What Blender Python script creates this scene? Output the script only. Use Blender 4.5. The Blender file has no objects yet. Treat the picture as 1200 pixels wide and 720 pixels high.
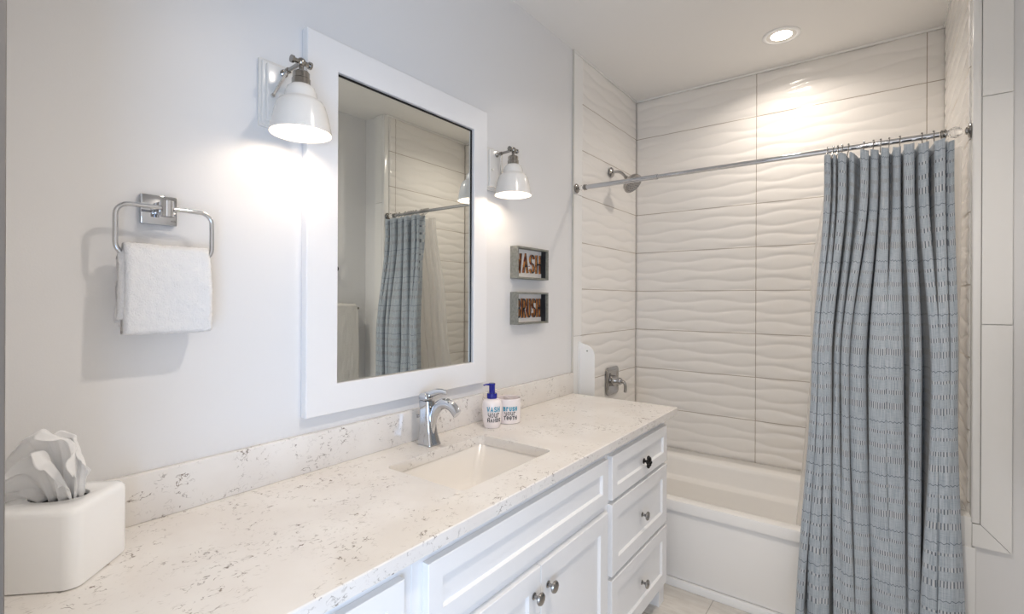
import bpy, bmesh, math, random
import numpy as np
from mathutils import Vector, Matrix
random.seed(7)
S = bpy.context.scene
COL = S.collection
PI = math.pi

# ------------------------------------------------------------------ camera, world, exposure
F_PX, V0, YAW, ROLL = 577.53, 350.87, 0.6391, 0.0042
cam_d = bpy.data.cameras.new('camera'); cam = bpy.data.objects.new('camera', cam_d); COL.objects.link(cam)
cam_d.sensor_fit = 'HORIZONTAL'; cam_d.sensor_width = 36.0
cam_d.lens = F_PX / 1200.0 * 36.0
cam_d.shift_y = -(360.0 - V0) / 1200.0
cam_d.clip_start = 0.02
_R = Vector((math.cos(YAW), math.sin(YAW), 0)); _F = Vector((-math.sin(YAW), math.cos(YAW), 0)); _Z = Vector((0, 0, 1))
_r = (_R + ROLL * _Z).normalized(); _u = (_Z - ROLL * _R).normalized()
M = Matrix.Identity(4)
for i in range(3):
    M[i][0] = _r[i]; M[i][1] = _u[i]; M[i][2] = -_F[i]
M[0][3], M[1][3], M[2][3] = 1.2913, 0.0, 1.3303
cam.matrix_world = M
S.camera = cam

W = bpy.data.worlds.new('daylight'); S.world = W; W.use_nodes = True
W.node_tree.nodes['Background'].inputs[0].default_value = (0.98, 0.98, 1.0, 1)
W.node_tree.nodes['Background'].inputs[1].default_value = 0.8
vs = S.view_settings
vs.view_transform = 'Standard'; vs.look = 'None'; vs.gamma = 1.0; vs.use_curve_mapping = False
vs.exposure = 0.80
SCONCE_E, DOWN_E, ROOM_E = 24.0, 3.2, 6.6     # bulb strength, lamp watts
WARM = (1.0, 0.85, 0.70, 1); WARM2 = (1.0, 0.90, 0.80, 1)
try:
    S.cycles.max_bounces = 12; S.cycles.diffuse_bounces = 7; S.cycles.glossy_bounces = 5
    S.cycles.caustics_reflective = False; S.cycles.caustics_refractive = False
except Exception:
    pass

def day_lamp():
    # daylight from the bedroom window across from the open doorway
    d = bpy.data.lights.new('bedroom_daylight', 'AREA'); d.shape = 'RECTANGLE'; d.size = 1.1; d.size_y = 1.1
    d.energy = 26; d.color = (0.38, 0.62, 1.0)
    o = bpy.data.objects.new('bedroom_daylight', d); COL.objects.link(o)
    o.location = (2.45, -1.15, 0.75)
    o.rotation_euler = (Vector((-1.9, 1.7, -0.12))).to_track_quat('-Z', 'Y').to_euler()
day_lamp()

# ------------------------------------------------------------------ material helpers
def new_mat(name, col, rough=0.5, metal=0.0, **kw):
    m = bpy.data.materials.new(name); m.use_nodes = True
    b = m.node_tree.nodes['Principled BSDF']
    b.inputs['Base Color'].default_value = (*col, 1); b.inputs['Roughness'].default_value = rough
    b.inputs['Metallic'].default_value = metal
    for k, v in kw.items():
        b.inputs[k].default_value = v
    return m

class NT:
    """tiny node graph writer"""
    def __init__(self, m):
        self.m = m; self.t = m.node_tree; self.b = self.t.nodes['Principled BSDF']
    def n(self, typ, **kw):
        x = self.t.nodes.new(typ)
        for k, v in kw.items(): setattr(x, k, v)
        return x
    def link(self, a, b): self.t.links.new(a, b)
    def math(self, op, a, b=None, c=None):
        x = self.n('ShaderNodeMath', operation=op)
        for i, v in enumerate((a, b, c)):
            if v is None: continue
            if isinstance(v, (int, float)): x.inputs[i].default_value = v
            else: self.link(v, x.inputs[i])
        return x.outputs[0]
    def noise(self, vec, scale, detail=3, rough=0.5, dist=0.0):
        x = self.n('ShaderNodeTexNoise')
        x.inputs['Scale'].default_value = scale; x.inputs['Detail'].default_value = detail
        x.inputs['Roughness'].default_value = rough; x.inputs['Distortion'].default_value = dist
        if vec is not None: self.link(vec, x.inputs['Vector'])
        return x.outputs[0]
    def pos(self): return self.n('ShaderNodeNewGeometry').outputs['Position']
    def objco(self): return self.n('ShaderNodeTexCoord').outputs['Object']
    def xyz(self, v):
        x = self.n('ShaderNodeSeparateXYZ'); self.link(v, x.inputs[0]); return x.outputs
    def scaled(self, v, s):
        x = self.n('ShaderNodeMapping'); x.inputs['Scale'].default_value = s; self.link(v, x.inputs[0]); return x.outputs[0]
    def mix(self, fac, a, b):
        x = self.n('ShaderNodeMix', data_type='RGBA')
        if isinstance(fac, (int, float)): x.inputs[0].default_value = fac
        else: self.link(fac, x.inputs[0])
        for i, v in ((6, a), (7, b)):
            if isinstance(v, tuple): x.inputs[i].default_value = (*v, 1) if len(v) == 3 else v
            else: self.link(v, x.inputs[i])
        return x.outputs[2]
    def step(self, v, lo, hi):
        x = self.n('ShaderNodeMapRange', interpolation_type='SMOOTHSTEP')
        x.inputs[1].default_value = lo; x.inputs[2].default_value = hi
        self.link(v, x.inputs[0]); return x.outputs[0]
    def bump(self, h, strength, dist):
        x = self.n('ShaderNodeBump'); x.inputs['Strength'].default_value = strength; x.inputs['Distance'].default_value = dist
        self.link(h, x.inputs['Height']); self.link(x.outputs[0], self.b.inputs['Normal'])
    def base(self, c): self.link(c, self.b.inputs['Base Color'])

# ------------------------------------------------------------------ materials
def paint(name, col, rough=0.55, bump=0.06):
    m = new_mat(name, col, rough); g = NT(m)
    g.bump(g.noise(g.pos(), 260, 2), bump, 0.002)
    return m
M_wall = paint('wall_paint', (0.745, 0.74, 0.735), 0.38)
M_ceil = paint('ceiling_paint', (0.80, 0.785, 0.76), 0.6)
M_trim = new_mat('white_trim', (0.84, 0.84, 0.83), 0.3)
M_frame = new_mat('white_frame', (0.81, 0.805, 0.80), 0.32)
M_jamb = new_mat('dark_jamb', (0.16, 0.14, 0.12), 0.5)  # one dark warm grey over the whole jamb
M_cab = new_mat('cabinet_paint', (0.82, 0.82, 0.82), 0.33)
M_dark = new_mat('painted_inside_shade', (0.05, 0.05, 0.05), 0.7)
M_chrome = new_mat('chrome', (0.58, 0.59, 0.61), 0.06, 1.0)
M_nickel = new_mat('polished_nickel', (0.36, 0.345, 0.325), 0.14, 1.0)
M_fit = new_mat('shower_chrome', (0.44, 0.43, 0.42), 0.10, 1.0)
M_steel = new_mat('dark_nickel', (0.34, 0.33, 0.32), 0.2, 1.0)
M_mirror = new_mat('mirror_silver', (0.80, 0.82, 0.79), 0.0, 1.0)
M_black = new_mat('black_metal', (0.02, 0.018, 0.016), 0.3, 0.6)
M_tub = new_mat('tub_acrylic', (0.83, 0.815, 0.79), 0.14)
M_ceramic = new_mat('white_ceramic', (0.90, 0.90, 0.89), 0.12, **{'Coat Weight': 0.4, 'Coat Roughness': 0.05})
M_basin = new_mat('basin_china', (0.80, 0.77, 0.73), 0.08)
M_pink = new_mat('pinkish_white_ceramic', (0.84, 0.78, 0.77), 0.18)
M_blue = new_mat('cobalt_plastic', (0.012, 0.016, 0.24), 0.16)
M_teal = new_mat('teal_print', (0.0, 0.27, 0.42), 0.4)
M_ink = new_mat('black_print', (0.012, 0.014, 0.018), 0.4)
M_greyink = new_mat('grey_print', (0.10, 0.09, 0.085), 0.4)
M_shade = new_mat('enamel_shade', (0.76, 0.735, 0.69), 0.16)
M_silver = new_mat('bright_silver', (0.80, 0.79, 0.77), 0.25, 0.9)
M_plastic = new_mat('white_plastic', (0.84, 0.84, 0.83), 0.25)
M_clear = new_mat('clear_acrylic', (0.97, 0.97, 0.97), 0.02, **{'Transmission Weight': 1.0, 'IOR': 1.49})
M_board = new_mat('cream_board', (0.86, 0.83, 0.79), 0.6)

def emitter(name, col, e):
    m = bpy.data.materials.new(name); m.use_nodes = True; b = m.node_tree.nodes['Principled BSDF']
    b.inputs['Base Color'].default_value = (0.8, 0.8, 0.8, 1)
    b.inputs['Emission Color'].default_value = col; b.inputs['Emission Strength'].default_value = e
    return m
M_bulb = emitter('bulb_glow', WARM, SCONCE_E)
M_lens = emitter('recessed_light_glow', WARM2, 14.0)

def tile_mat(name, axis, joints, period):
    m = new_mat(name, (0.80, 0.775, 0.74), 0.13); g = NT(m)
    o = g.xyz(g.pos())
    dz = g.math('ABSOLUTE', g.math('SUBTRACT', g.math('FRACT', g.math('ADD', g.math('DIVIDE', g.math('SUBTRACT', o[2], 2.3868), 0.25), 20.5)), 0.5))
    mz = g.math('LESS_THAN', dz, 0.0019 / 0.25)
    a = o[{'x': 0, 'y': 1}[axis]]
    dx = g.math('ABSOLUTE', g.math('SUBTRACT', g.math('FRACT', g.math('ADD', g.math('DIVIDE', g.math('SUBTRACT', a, joints), period), 20.5)), 0.5))
    mx = g.math('LESS_THAN', dx, 0.0019 / period)
    k = g.math('MAXIMUM', mz, mx)
    g.base(g.mix(k, (0.80, 0.775, 0.74), (0.36, 0.31, 0.25)))
    g.link(g.math('ADD', g.math('MULTIPLY', k, 0.6), 0.13), g.b.inputs['Roughness'])
    return m
M_tile_x = tile_mat('wavy_tile_back', 'x', 0.727, 0.75)
M_tile_y = tile_mat('wavy_tile_side', 'y', 2.358, 0.75)
def flat_tile():
    m = new_mat('flat_tile_trim', (0.82, 0.81, 0.785), 0.16); g = NT(m)
    return m
M_flat = flat_tile()
M_edge = new_mat('tile_edge_strip', (0.62, 0.60, 0.55), 0.3, 0.2)

def floor_mat():
    m = new_mat('floor_tile', (0.66, 0.62, 0.57), 0.35); g = NT(m); p = g.pos(); o = g.xyz(p)
    def joint(a, off, per):
        return g.math('LESS_THAN', g.math('ABSOLUTE', g.math('SUBTRACT', g.math('FRACT', g.math('ADD', g.math('DIVIDE', g.math('SUBTRACT', a, off), per), 20.5)), 0.5)), 0.0018 / per)
    k = g.math('MAXIMUM', joint(o[0], 0.71, 0.30), joint(o[1], 2.02, 0.60))
    n = g.noise(g.scaled(p, (3, 14, 3)), 3.0, 6, 0.6)
    c = g.mix(g.step(n, 0.3, 0.7), (0.60, 0.56, 0.51), (0.72, 0.69, 0.64))
    g.base(g.mix(k, c, (0.38, 0.35, 0.31)))
    return m
M_floor = floor_mat()

def quartz():
    m = new_mat('veined_quartz', (0.80, 0.77, 0.735), 0.11); g = NT(m); p = g.pos()
    warp = g.n('ShaderNodeVectorMath', operation='ADD')
    nz = g.n('ShaderNodeTexNoise'); nz.inputs['Scale'].default_value = 14; nz.inputs['Detail'].default_value = 2; g.link(p, nz.inputs['Vector'])
    sc = g.n('ShaderNodeVectorMath', operation='SCALE'); sc.inputs['Scale'].default_value = 0.05
    g.link(nz.outputs[1], sc.inputs[0]); g.link(p, warp.inputs[0]); g.link(sc.outputs[0], warp.inputs[1])
    v = g.scaled(warp.outputs[0], (1.5, 0.85, 1.3))
    r1 = g.math('ABSOLUTE', g.math('SUBTRACT', g.noise(v, 21, 3, 0.55), 0.5))
    l1 = g.math('SUBTRACT', 1.0, g.step(r1, 0.002, 0.018))
    r2 = g.math('ABSOLUTE', g.math('SUBTRACT', g.noise(v, 52, 2, 0.5, 0.3), 0.47))
    l2 = g.math('SUBTRACT', 1.0, g.step(r2, 0.0, 0.024))
    lines = g.math('MAXIMUM', l1, g.math('MULTIPLY', l2, 0.8))
    area = g.math('MULTIPLY', g.step(g.noise(p, 8, 2, 0.5), 0.38, 0.58), g.math('ADD', 0.25, g.step(g.noise(p, 30, 1), 0.42, 0.62)))
    breaks = g.step(g.noise(p, 75, 1, 0.5), 0.46, 0.60)
    k = g.math('MULTIPLY', g.math('MULTIPLY', lines, area), breaks)
    cloud = g.mix(g.step(g.noise(p, 7, 3, 0.5), 0.35, 0.7), (0.75, 0.715, 0.675), (0.79, 0.765, 0.73))
    tint = g.mix(g.noise(p, 18, 1), (0.09, 0.068, 0.05), (0.30, 0.25, 0.205))
    g.base(g.mix(g.math('MULTIPLY', k, 0.85), cloud, tint))
    return m
M_quartz = quartz()

def terry(name, col):
    m = new_mat(name, col, 0.95, **{'Sheen Weight': 0.5, 'Sheen Roughness': 0.6}); g = NT(m); p = g.objco()
    a = g.noise(p, 330, 3, 0.7); b = g.noise(p, 90, 2)
    g.bump(g.math('ADD', a, g.math('MULTIPLY', b, 0.6)), 0.9, 0.004)
    return m
M_towel = terry('white_terry', (0.90, 0.89, 0.88))
M_towel2 = terry('cream_terry', (0.74, 0.71, 0.66))
M_tissue = new_mat('tissue_paper', (0.95, 0.95, 0.95), 0.9)
def _tissue():
    t = M_tissue.node_tree; b = t.nodes['Principled BSDF']; tl = t.nodes.new('ShaderNodeBsdfTranslucent'); tl.inputs[0].default_value = (0.97, 0.97, 0.97, 1)
    m = t.nodes.new('ShaderNodeMixShader'); m.inputs[0].default_value = 0.35
    t.links.new(b.outputs[0], m.inputs[1]); t.links.new(tl.outputs[0], m.inputs[2]); t.links.new(m.outputs[0], t.nodes['Material Output'].inputs[0])
_tissue()

def curtain_mat():
    m = new_mat('chambray_stripes', (0.3, 0.36, 0.42), 0.85, **{'Sheen Weight': 0.25}); g = NT(m)
    uv = g.n('ShaderNodeUVMap').outputs[0]; o = g.xyz(uv); U, V = o[0], o[1]
    fib = g.noise(g.scaled(uv, (420, 14, 1)), 1.0, 2)
    fib2 = g.noise(g.scaled(uv, (40, 500, 1)), 1.0, 2)
    f = g.math('ADD', g.math('MULTIPLY', fib, 0.65), g.math('MULTIPLY', fib2, 0.35))
    c = g.mix(g.step(f, 0.32, 0.68), (0.275, 0.325, 0.375), (0.46, 0.505, 0.55))
    t = g.math('MULTIPLY', g.math('FRACT', g.math('ADD', g.math('DIVIDE', g.math('SUBTRACT', 1.852, V), 0.187), 10.0)), 0.187)  # metres below the thin row
    jit = g.noise(g.scaled(uv, (90, 5, 1)), 1.0, 1)
    # thin zigzag row
    zig = g.math('MULTIPLY', g.math('SUBTRACT', g.math('PINGPONG', U, 0.006), 0.003), 0.9)
    thin = g.math('LESS_THAN', g.math('ABSOLUTE', g.math('SUBTRACT', g.math('SUBTRACT', t, 0.006), zig)), 0.0012)
    dark = g.math('MULTIPLY', thin, 0.8)
    light = None
    for off, h, per in ((0.042, 0.0050, 0.0066), (0.090, 0.0075, 0.0066), (0.138, 0.0110, 0.0066)):
        hh = g.math('MULTIPLY', g.math('ADD', 0.55, g.math('MULTIPLY', jit, 0.9)), h)
        band = g.math('LESS_THAN', g.math('ABSOLUTE', g.math('SUBTRACT', t, off)), hh)
        ph = g.math('FRACT', g.math('DIVIDE', g.math('ADD', U, g.math('MULTIPLY', jit, 0.003)), per))
        dk = g.math('MULTIPLY', band, g.math('LESS_THAN', ph, 0.36))
        lt = g.math('MULTIPLY', band, g.math('GREATER_THAN', ph, 0.5))
        dark = g.math('MAXIMUM', dark, g.math('MULTIPLY', dk, g.math('ADD', 0.45, g.math('MULTIPLY', jit, 0.6))))
        light = lt if light is None else g.math('MAXIMUM', light, lt)
    lm = g.math('MULTIPLY', light, g.math('ADD', 0.20, g.math('MULTIPLY', g.noise(g.scaled(uv, (25, 8, 1)), 1.0, 1), 0.8)))
    c = g.mix(lm, c, (0.56, 0.57, 0.57))
    c = g.mix(dark, c, (0.045, 0.06, 0.08))
    g.base(c)
    g.bump(g.math('ADD', f, g.math('MULTIPLY', light, 0.6)), 0.35, 0.002)
    return m
M_curtain = curtain_mat()

def liner_mat():
    m = bpy.data.materials.new('frosted_vinyl'); m.use_nodes = True; t = m.node_tree
    b = t.nodes['Principled BSDF']; b.inputs['Base Color'].default_value = (0.86, 0.84, 0.82, 1); b.inputs['Roughness'].default_value = 0.25
    tr = t.nodes.new('ShaderNodeBsdfTransparent'); tr.inputs[0].default_value = (0.95, 0.95, 0.94, 1)
    tl = t.nodes.new('ShaderNodeBsdfTranslucent'); tl.inputs[0].default_value = (0.86, 0.84, 0.82, 1)
    m1 = t.nodes.new('ShaderNodeMixShader'); m1.inputs[0].default_value = 0.45
    m2 = t.nodes.new('ShaderNodeMixShader'); m2.inputs[0].default_value = 0.42
    t.links.new(b.outputs[0], m1.inputs[1]); t.links.new(tl.outputs[0], m1.inputs[2])
    t.links.new(m1.outputs[0], m2.inputs[1]); t.links.new(tr.outputs[0], m2.inputs[2])
    t.links.new(m2.outputs[0], t.nodes['Material Output'].inputs[0])
    return m
M_liner = liner_mat()

def weathered():
    m = new_mat('weathered_grey_wood', (0.2, 0.19, 0.165), 0.7); g = NT(m); p = g.pos()
    n = g.noise(g.scaled(p, (60, 12, 60)), 1.6, 4, 0.6)
    g.base(g.mix(g.step(n, 0.3, 0.7), (0.17, 0.17, 0.145), (0.25, 0.25, 0.22)))
    return m
M_wood = weathered()
def copper():
    m = new_mat('rusty_copper', (0.5, 0.2, 0.06), 0.35, 0.6); g = NT(m); p = g.pos()
    g.base(g.mix(g.step(g.noise(p, 45, 3, 0.6), 0.35, 0.65), (0.22, 0.05, 0.02), (0.72, 0.33, 0.10)))
    return m
M_copper = copper()

# ------------------------------------------------------------------ mesh helpers
def BM(): return bmesh.new()
def wloc(o):
    v = Vector((0, 0, 0))
    while o is not None: v += o.location; o = o.parent
    return v
def obj(name, bm, mat, parent=None, smooth=True, angle=35):
    """link bm (world coordinates) as one mesh object"""
    me = bpy.data.meshes.new(name)
    if parent is not None:
        bmesh.ops.translate(bm, verts=bm.verts, vec=-wloc(parent))
    bm.to_mesh(me); bm.free()
    for x in (mat if isinstance(mat, (list, tuple)) else [mat]): me.materials.append(x)
    o = bpy.data.objects.new(name, me); COL.objects.link(o)
    if parent is not None: o.parent = parent
    if smooth:
        for p in me.polygons: p.use_smooth = True
        me.set_sharp_from_angle(angle=math.radians(angle))
    return o
def thing(name, label, cat, loc=(0, 0, 0), group=None):
    o = bpy.data.objects.new(name, None); COL.objects.link(o); o.location = loc; o.empty_display_size = 0.05
    o['label'] = label; o['category'] = cat
    if group: o['group'] = group
    return o
def tag(o, label, cat, group=None):
    o['label'] = label; o['category'] = cat
    if group: o['group'] = group
    return o
def struct(name, bm, mat, smooth=False, parent=None):
    o = obj(name, bm, mat, parent, smooth)
    if parent is None: o['kind'] = 'structure'
    return o
def dup(root, delta, label=None):
    r = root.copy(); COL.objects.link(r); r.location = root.location + Vector(delta)
    if label: r['label'] = label
    for ch in list(root.children):
        c = ch.copy(); COL.objects.link(c); c.parent = r
        for gch in ch.children:
            d = gch.copy(); COL.objects.link(d); d.parent = c
    return r

def box(bm, x0, x1, y0, y1, z0, z1, bev=0.0, seg=2, mi=0):
    r = bmesh.ops.create_cube(bm, size=1.0, matrix=Matrix.Translation(((x0 + x1) / 2, (y0 + y1) / 2, (z0 + z1) / 2)) @ Matrix.Diagonal((abs(x1 - x0), abs(y1 - y0), abs(z1 - z0), 1)))
    vs_ = r['verts']
    fs = set(f for v in vs_ for f in v.link_faces)
    for f in fs: f.material_index = mi
    if bev > 0:
        es = list(set(e for v in vs_ for e in v.link_edges))
        bmesh.ops.bevel(bm, geom=es, offset=bev, segments=seg, profile=0.5, affect='EDGES')
    return bm
def frame_axes(d):
    d = Vector(d).normalized()
    a = Vector((0, 0, 1)) if abs(d.z) < 0.95 else Vector((1, 0, 0))
    s = d.cross(a).normalized(); return s, s.cross(d).normalized()
def lathe(bm, prof, org=(0, 0, 0), axis=(0, 0, 1), n=40, sx=1.0, sy=1.0, close=False):
    """prof: (r, h) list; revolved about axis through org"""
    org = Vector(org); ax = Vector(axis).normalized(); s, t = frame_axes(ax)
    rings = []
    for r, h in prof:
        if r < 1e-6: rings.append([bm.verts.new(org + ax * h)])
        else: rings.append([bm.verts.new(org + ax * h + s * (sx * r * math.cos(2 * PI * k / n)) + t * (sy * r * math.sin(2 * PI * k / n))) for k in range(n)])
    pairs = list(zip(rings, rings[1:]))
    if close: pairs.append((rings[-1], rings[0]))
    for a, b in pairs:
        for k in range(n):
            k2 = (k + 1) % n
            if len(a) == 1 and len(b) == 1: continue
            if len(a) == 1: bm.faces.new((a[0], b[k], b[k2]))
            elif len(b) == 1: bm.faces.new((a[k], b[0], a[k2]))
            else: bm.faces.new((a[k], b[k], b[k2], a[k2]))
    bmesh.ops.recalc_face_normals(bm, faces=bm.faces)
    return bm
def catmull(P, sub=8, closed=False):
    P = [Vector(p) for p in P]; n = len(P); out = []
    rng = range(n) if closed else range(n - 1)
    for i in rng:
        p0 = P[(i - 1) % n] if closed or i > 0 else P[i]
        p1, p2 = P[i], P[(i + 1) % n]
        p3 = P[(i + 2) % n] if closed or i + 2 < n else P[(i + 1) % n]
        for k in range(sub):
            t = k / sub
            out.append(0.5 * ((2 * p1) + (-p0 + p2) * t + (2 * p0 - 5 * p1 + 4 * p2 - p3) * t * t + (-p0 + 3 * p1 - 3 * p2 + p3) * t ** 3))
    if not closed: out.append(P[-1])
    return out
def tube(bm, pts, r, n=12, closed=False, caps=True, flat=1.0, up=None):
    """tube along pts; r number or list; flat squashes the second axis"""
    pts = [Vector(p) for p in pts]; m = len(pts)
    rs = r if isinstance(r, (list, tuple)) else [r] * m
    rings = []; prev = None
    for i, p in enumerate(pts):
        d = (pts[(i + 1) % m] - pts[i - 1]) if closed else (pts[min(i + 1, m - 1)] - pts[max(i - 1, 0)])
        d.normalize()
        if up is not None:
            s = Vector(up).cross(d)
            if s.length < 1e-5: s = frame_axes(d)[0]
            s.normalize()
        elif prev is None: s = frame_axes(d)[0]
        else:
            s = prev - d * prev.dot(d); s.normalize()
        prev = s; t = d.cross(s)
        rings.append([bm.verts.new(p + s * (rs[i] * math.cos(2 * PI * k / n)) + t * (flat * rs[i] * math.sin(2 * PI * k / n))) for k in range(n)])
    L = list(zip(rings, rings[1:])) + ([(rings[-1], rings[0])] if closed else [])
    for a, b in L:
        for k in range(n): bm.faces.new((a[k], a[(k + 1) % n], b[(k + 1) % n], b[k]))
    if caps and not closed:
        bm.faces.new(rings[0][::-1]); bm.faces.new(rings[-1])
    bmesh.ops.recalc_face_normals(bm, faces=bm.faces)
    return bm
def prism(bm, poly, axis, a, b):
    """poly of 2-D points extruded along axis ('x','y','z') from a to b"""
    def P(p, h):
        return {'x': (h, p[0], p[1]), 'y': (p[0], h, p[1]), 'z': (p[0], p[1], h)}[axis]
    A = [bm.verts.new(P(p, a)) for p in poly]; B = [bm.verts.new(P(p, b)) for p in poly]; n = len(poly)
    fs = [bm.faces.new(A), bm.faces.new(B)]
    for k in range(n): fs.append(bm.faces.new((A[k], A[(k + 1) % n], B[(k + 1) % n], B[k])))
    bmesh.ops.recalc_face_normals(bm, faces=fs)
    return fs
def rrect(x0, x1, y0, y1, r, n=6):
    out = []
    for cx, cy, a0 in ((x1 - r, y1 - r, 0), (x0 + r, y1 - r, PI / 2), (x0 + r, y0 + r, PI), (x1 - r, y0 + r, 1.5 * PI)):
        for k in range(n + 1):
            a = a0 + PI / 2 * k / n; out.append((cx + r * math.cos(a), cy + r * math.sin(a)))
    return out
def loft(bm, loops, cap0=True, cap1=True):
    R = [[bm.verts.new(p) for p in L] for L in loops]; n = len(R[0])
    for a, b in zip(R, R[1:]):
        for k in range(n): bm.faces.new((a[k], a[(k + 1) % n], b[(k + 1) % n], b[k]))
    if cap0: bm.faces.new(R[0][::-1])
    if cap1: bm.faces.new(R[-1])
    bmesh.ops.recalc_face_normals(bm, faces=bm.faces)
    return bm
def grid_mesh(bm, fn, nu, nv):
    V = [[bm.verts.new(fn(i / nu, j / nv)) for i in range(nu + 1)] for j in range(nv + 1)]
    for j in range(nv):
        for i in range(nu): bm.faces.new((V[j][i], V[j][i + 1], V[j + 1][i + 1], V[j + 1][i]))
    return bm

# ------------------------------------------------------------------ the room
CEIL = 2.642; YB = 3.108; XR = 1.765; XA = 1.545
struct('floor', box(BM(), -0.15, 2.6, -2.6, 3.2, -0.08, 0.0), M_floor)
struct('ceiling', box(BM(), -0.15, 1.95, -0.08, 3.25, CEIL, CEIL + 0.08), M_ceil)
struct('wall_left', box(BM(), -0.12, 0.0, -0.06, 3.2, 0, CEIL), M_wall)
struct('wall_right', box(BM(), XR, XR + 0.12, -0.06, 2.27, 0, CEIL), M_wall)
struct('wall_end', box(BM(), XA + 0.006, XR + 0.12, 2.27, 3.2, 0, CEIL), M_wall)
b = BM(); box(b, 0, 0.53, -0.06, 0.085, 0, CEIL); box(b, 0.53, XR, -0.06, 0.085, 2.08, CEIL); box(b, 1.72, XR, -0.06, 0.085, 0, 2.08)
struct('wall_front', b, M_wall)
b = BM(); box(b, 0.505, 0.5455, -0.07, 0.100, 0, 2.08, 0.003)
struct('trim_1', b, M_jamb, True)

def wave(a, z):
    p = 0.25 / 4.0; L = 0.375
    A = 0.0105 + 0.002 * np.sin(2 * np.pi * a / 0.75 + 1.0)
    zz = z - 2.3868
    ph = 2 * np.pi * a / L
    zw = zz + A * np.sin(ph + 0.6 * np.sin(2 * np.pi * zz / 0.25)) * np.cos(np.pi * zz / p)
    return 0.0038 * np.abs(np.sin(np.pi * zw / p)) ** 0.9
def tile_wall(name, axis, a0, a1, z0, z1, base, sgn, mat):
    na, nz = max(2, int((a1 - a0) / 0.0125)), int((z1 - z0) / 0.0042)
    A = np.linspace(a0, a1, na + 1); Z = np.linspace(z0, z1, nz + 1)
    AA, ZZ = np.meshgrid(A, Z)
    H = wave(AA, ZZ)
    H[(AA < a0 + 1e-6) | (AA > a1 - 1e-6)] = 0
    D = base + sgn * (0.006 + H)
    co = np.stack([AA, D, ZZ], -1) if axis == 'x' else np.stack([D, AA, ZZ], -1)
    co = co.reshape(-1, 3)
    idx = np.arange((na + 1) * (nz + 1)).reshape(nz + 1, na + 1)
    q = np.stack([idx[:-1, :-1], idx[:-1, 1:], idx[1:, 1:], idx[1:, :-1]], -1).reshape(-1, 4)
    # back slab so the tile field has a body
    k = len(co); bk = base - sgn * 0.02 if sgn else base
    cs = [(a0, z0), (a1, z0), (a1, z1), (a0, z1)]
    extra = [((a, bk, z) if axis == 'x' else (bk, a, z)) for a, z in cs]
    co2 = np.concatenate([co, np.array(extra)])
    c = [idx[0, 0], idx[0, -1], idx[-1, -1], idx[-1, 0]]
    faces = [tuple(int(v) for v in f) for f in q]
    faces.append((k, k + 1, k + 2, k + 3))
    borders = [list(idx[0, :]), list(idx[:, -1]), list(idx[-1, ::-1]), list(idx[::-1, 0])]
    for s in range(4):
        e = borders[s]; faces.append(tuple(int(v) for v in e[::-1]) + (k + s, k + (s + 1) % 4))
    me = bpy.data.meshes.new(name); me.from_pydata(co2.tolist(), [], faces); me.update()
    b = bmesh.new(); b.from_mesh(me); bmesh.ops.recalc_face_normals(b, faces=b.faces); b.to_mesh(me); b.free()
    me.materials.append(mat)
    for p in me.polygons: p.use_smooth = len(p.vertices) == 4 and p.index < len(q)
    o = bpy.data.objects.new(name, me); COL.objects.link(o); o['kind'] = 'structure'
    return o
ZT = 2.630
tile_wall('wall_back', 'x', 0.0, XA + 0.004, 0.0, ZT, YB + 0.008, -1, M_tile_x)
struct('wall_rear', box(BM(), 0.0, XA + 0.1, YB + 0.03, YB + 0.12, 0, CEIL), M_wall)
tile_wall('wall_alcove_left', 'y', 2.358, YB - 0.002, 0.0, ZT, -0.004, 1, M_tile_y)
tile_wall('wall_alcove_right', 'y', 2.30, YB - 0.002, 0.0, ZT, XA + 0.004, -1, M_tile_y)
# narrow cap line under the ceiling
b = BM(); box(b, 0.0, XA, YB - 0.010, YB, ZT, CEIL - 0.001); box(b, 0.0, 0.010, 2.262, YB - 0.01, ZT, CEIL - 0.001); box(b, XA - 0.010, XA + 0.004, 2.275, YB - 0.01, ZT, CEIL - 0.001)
struct('trim_2', b, M_flat)
# flat tile border on the vanity wall, three pieces with open joints, and its metal edge
b = BM()
zj = [0.0, 0.3868, 1.1368, 1.8868, 2.6295]
for z0, z1 in zip(zj, zj[1:]): box(b, 0.0, 0.009, 2.2665, 2.3565, z0 + 0.001, z1 - 0.001, 0.0012, 1)
struct('trim_3', b, M_flat)
struct('trim_4', box(BM(), 0.0, 0.0105, 2.2595, 2.2655, 0.0, CEIL - 0.001), M_edge)
# flat tile border facing the room at the far end of the tub, mitred at the bottom
YT = 2.258
b = BM()
for z0, z1 in ((1.2535, 2.0135), (2.0155, CEIL - 0.001)): box(b, 1.569, 1.643, YT, 2.27, z0, z1, 0.0012, 1)
prism(b, [(1.569, 0.583), (1.643, 0.507), (1.643, 1.2515), (1.569, 1.2515)], 'y', YT, 2.27)
prism(b, [(1.548, 0.581), (1.5685, 0.581), (1.6415, 0.506), (1.548, 0.506)], 'y', YT, 2.27)
struct('trim_5', b, M_flat)
b = BM(); box(b, 1.545, 1.5675, YT - 0.001, 2.30, 0.583, CEIL - 0.001, 0.004, 3); struct('trim_6', b, M_flat, True)
b = BM(); box(b, 1.500, 1.548, 2.262, 2.335, 0.43, 0.600, 0.003); box(b, 1.500, 1.546, 2.335, YB - 0.02, 0.408, 0.598, 0.002); struct('trim_7', b, M_flat, True)
b = BM(); box(b, 1.522, 1.556, 2.254, 2.2705, 0.0, 0.500, 0.002); struct('trim_8', b, M_trim, True)
b = BM(); box(b, 1.57, XR, 2.256, 2.27, 0, 0.10, 0.003); struct('baseboard_end', b, M_trim, True)
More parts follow.
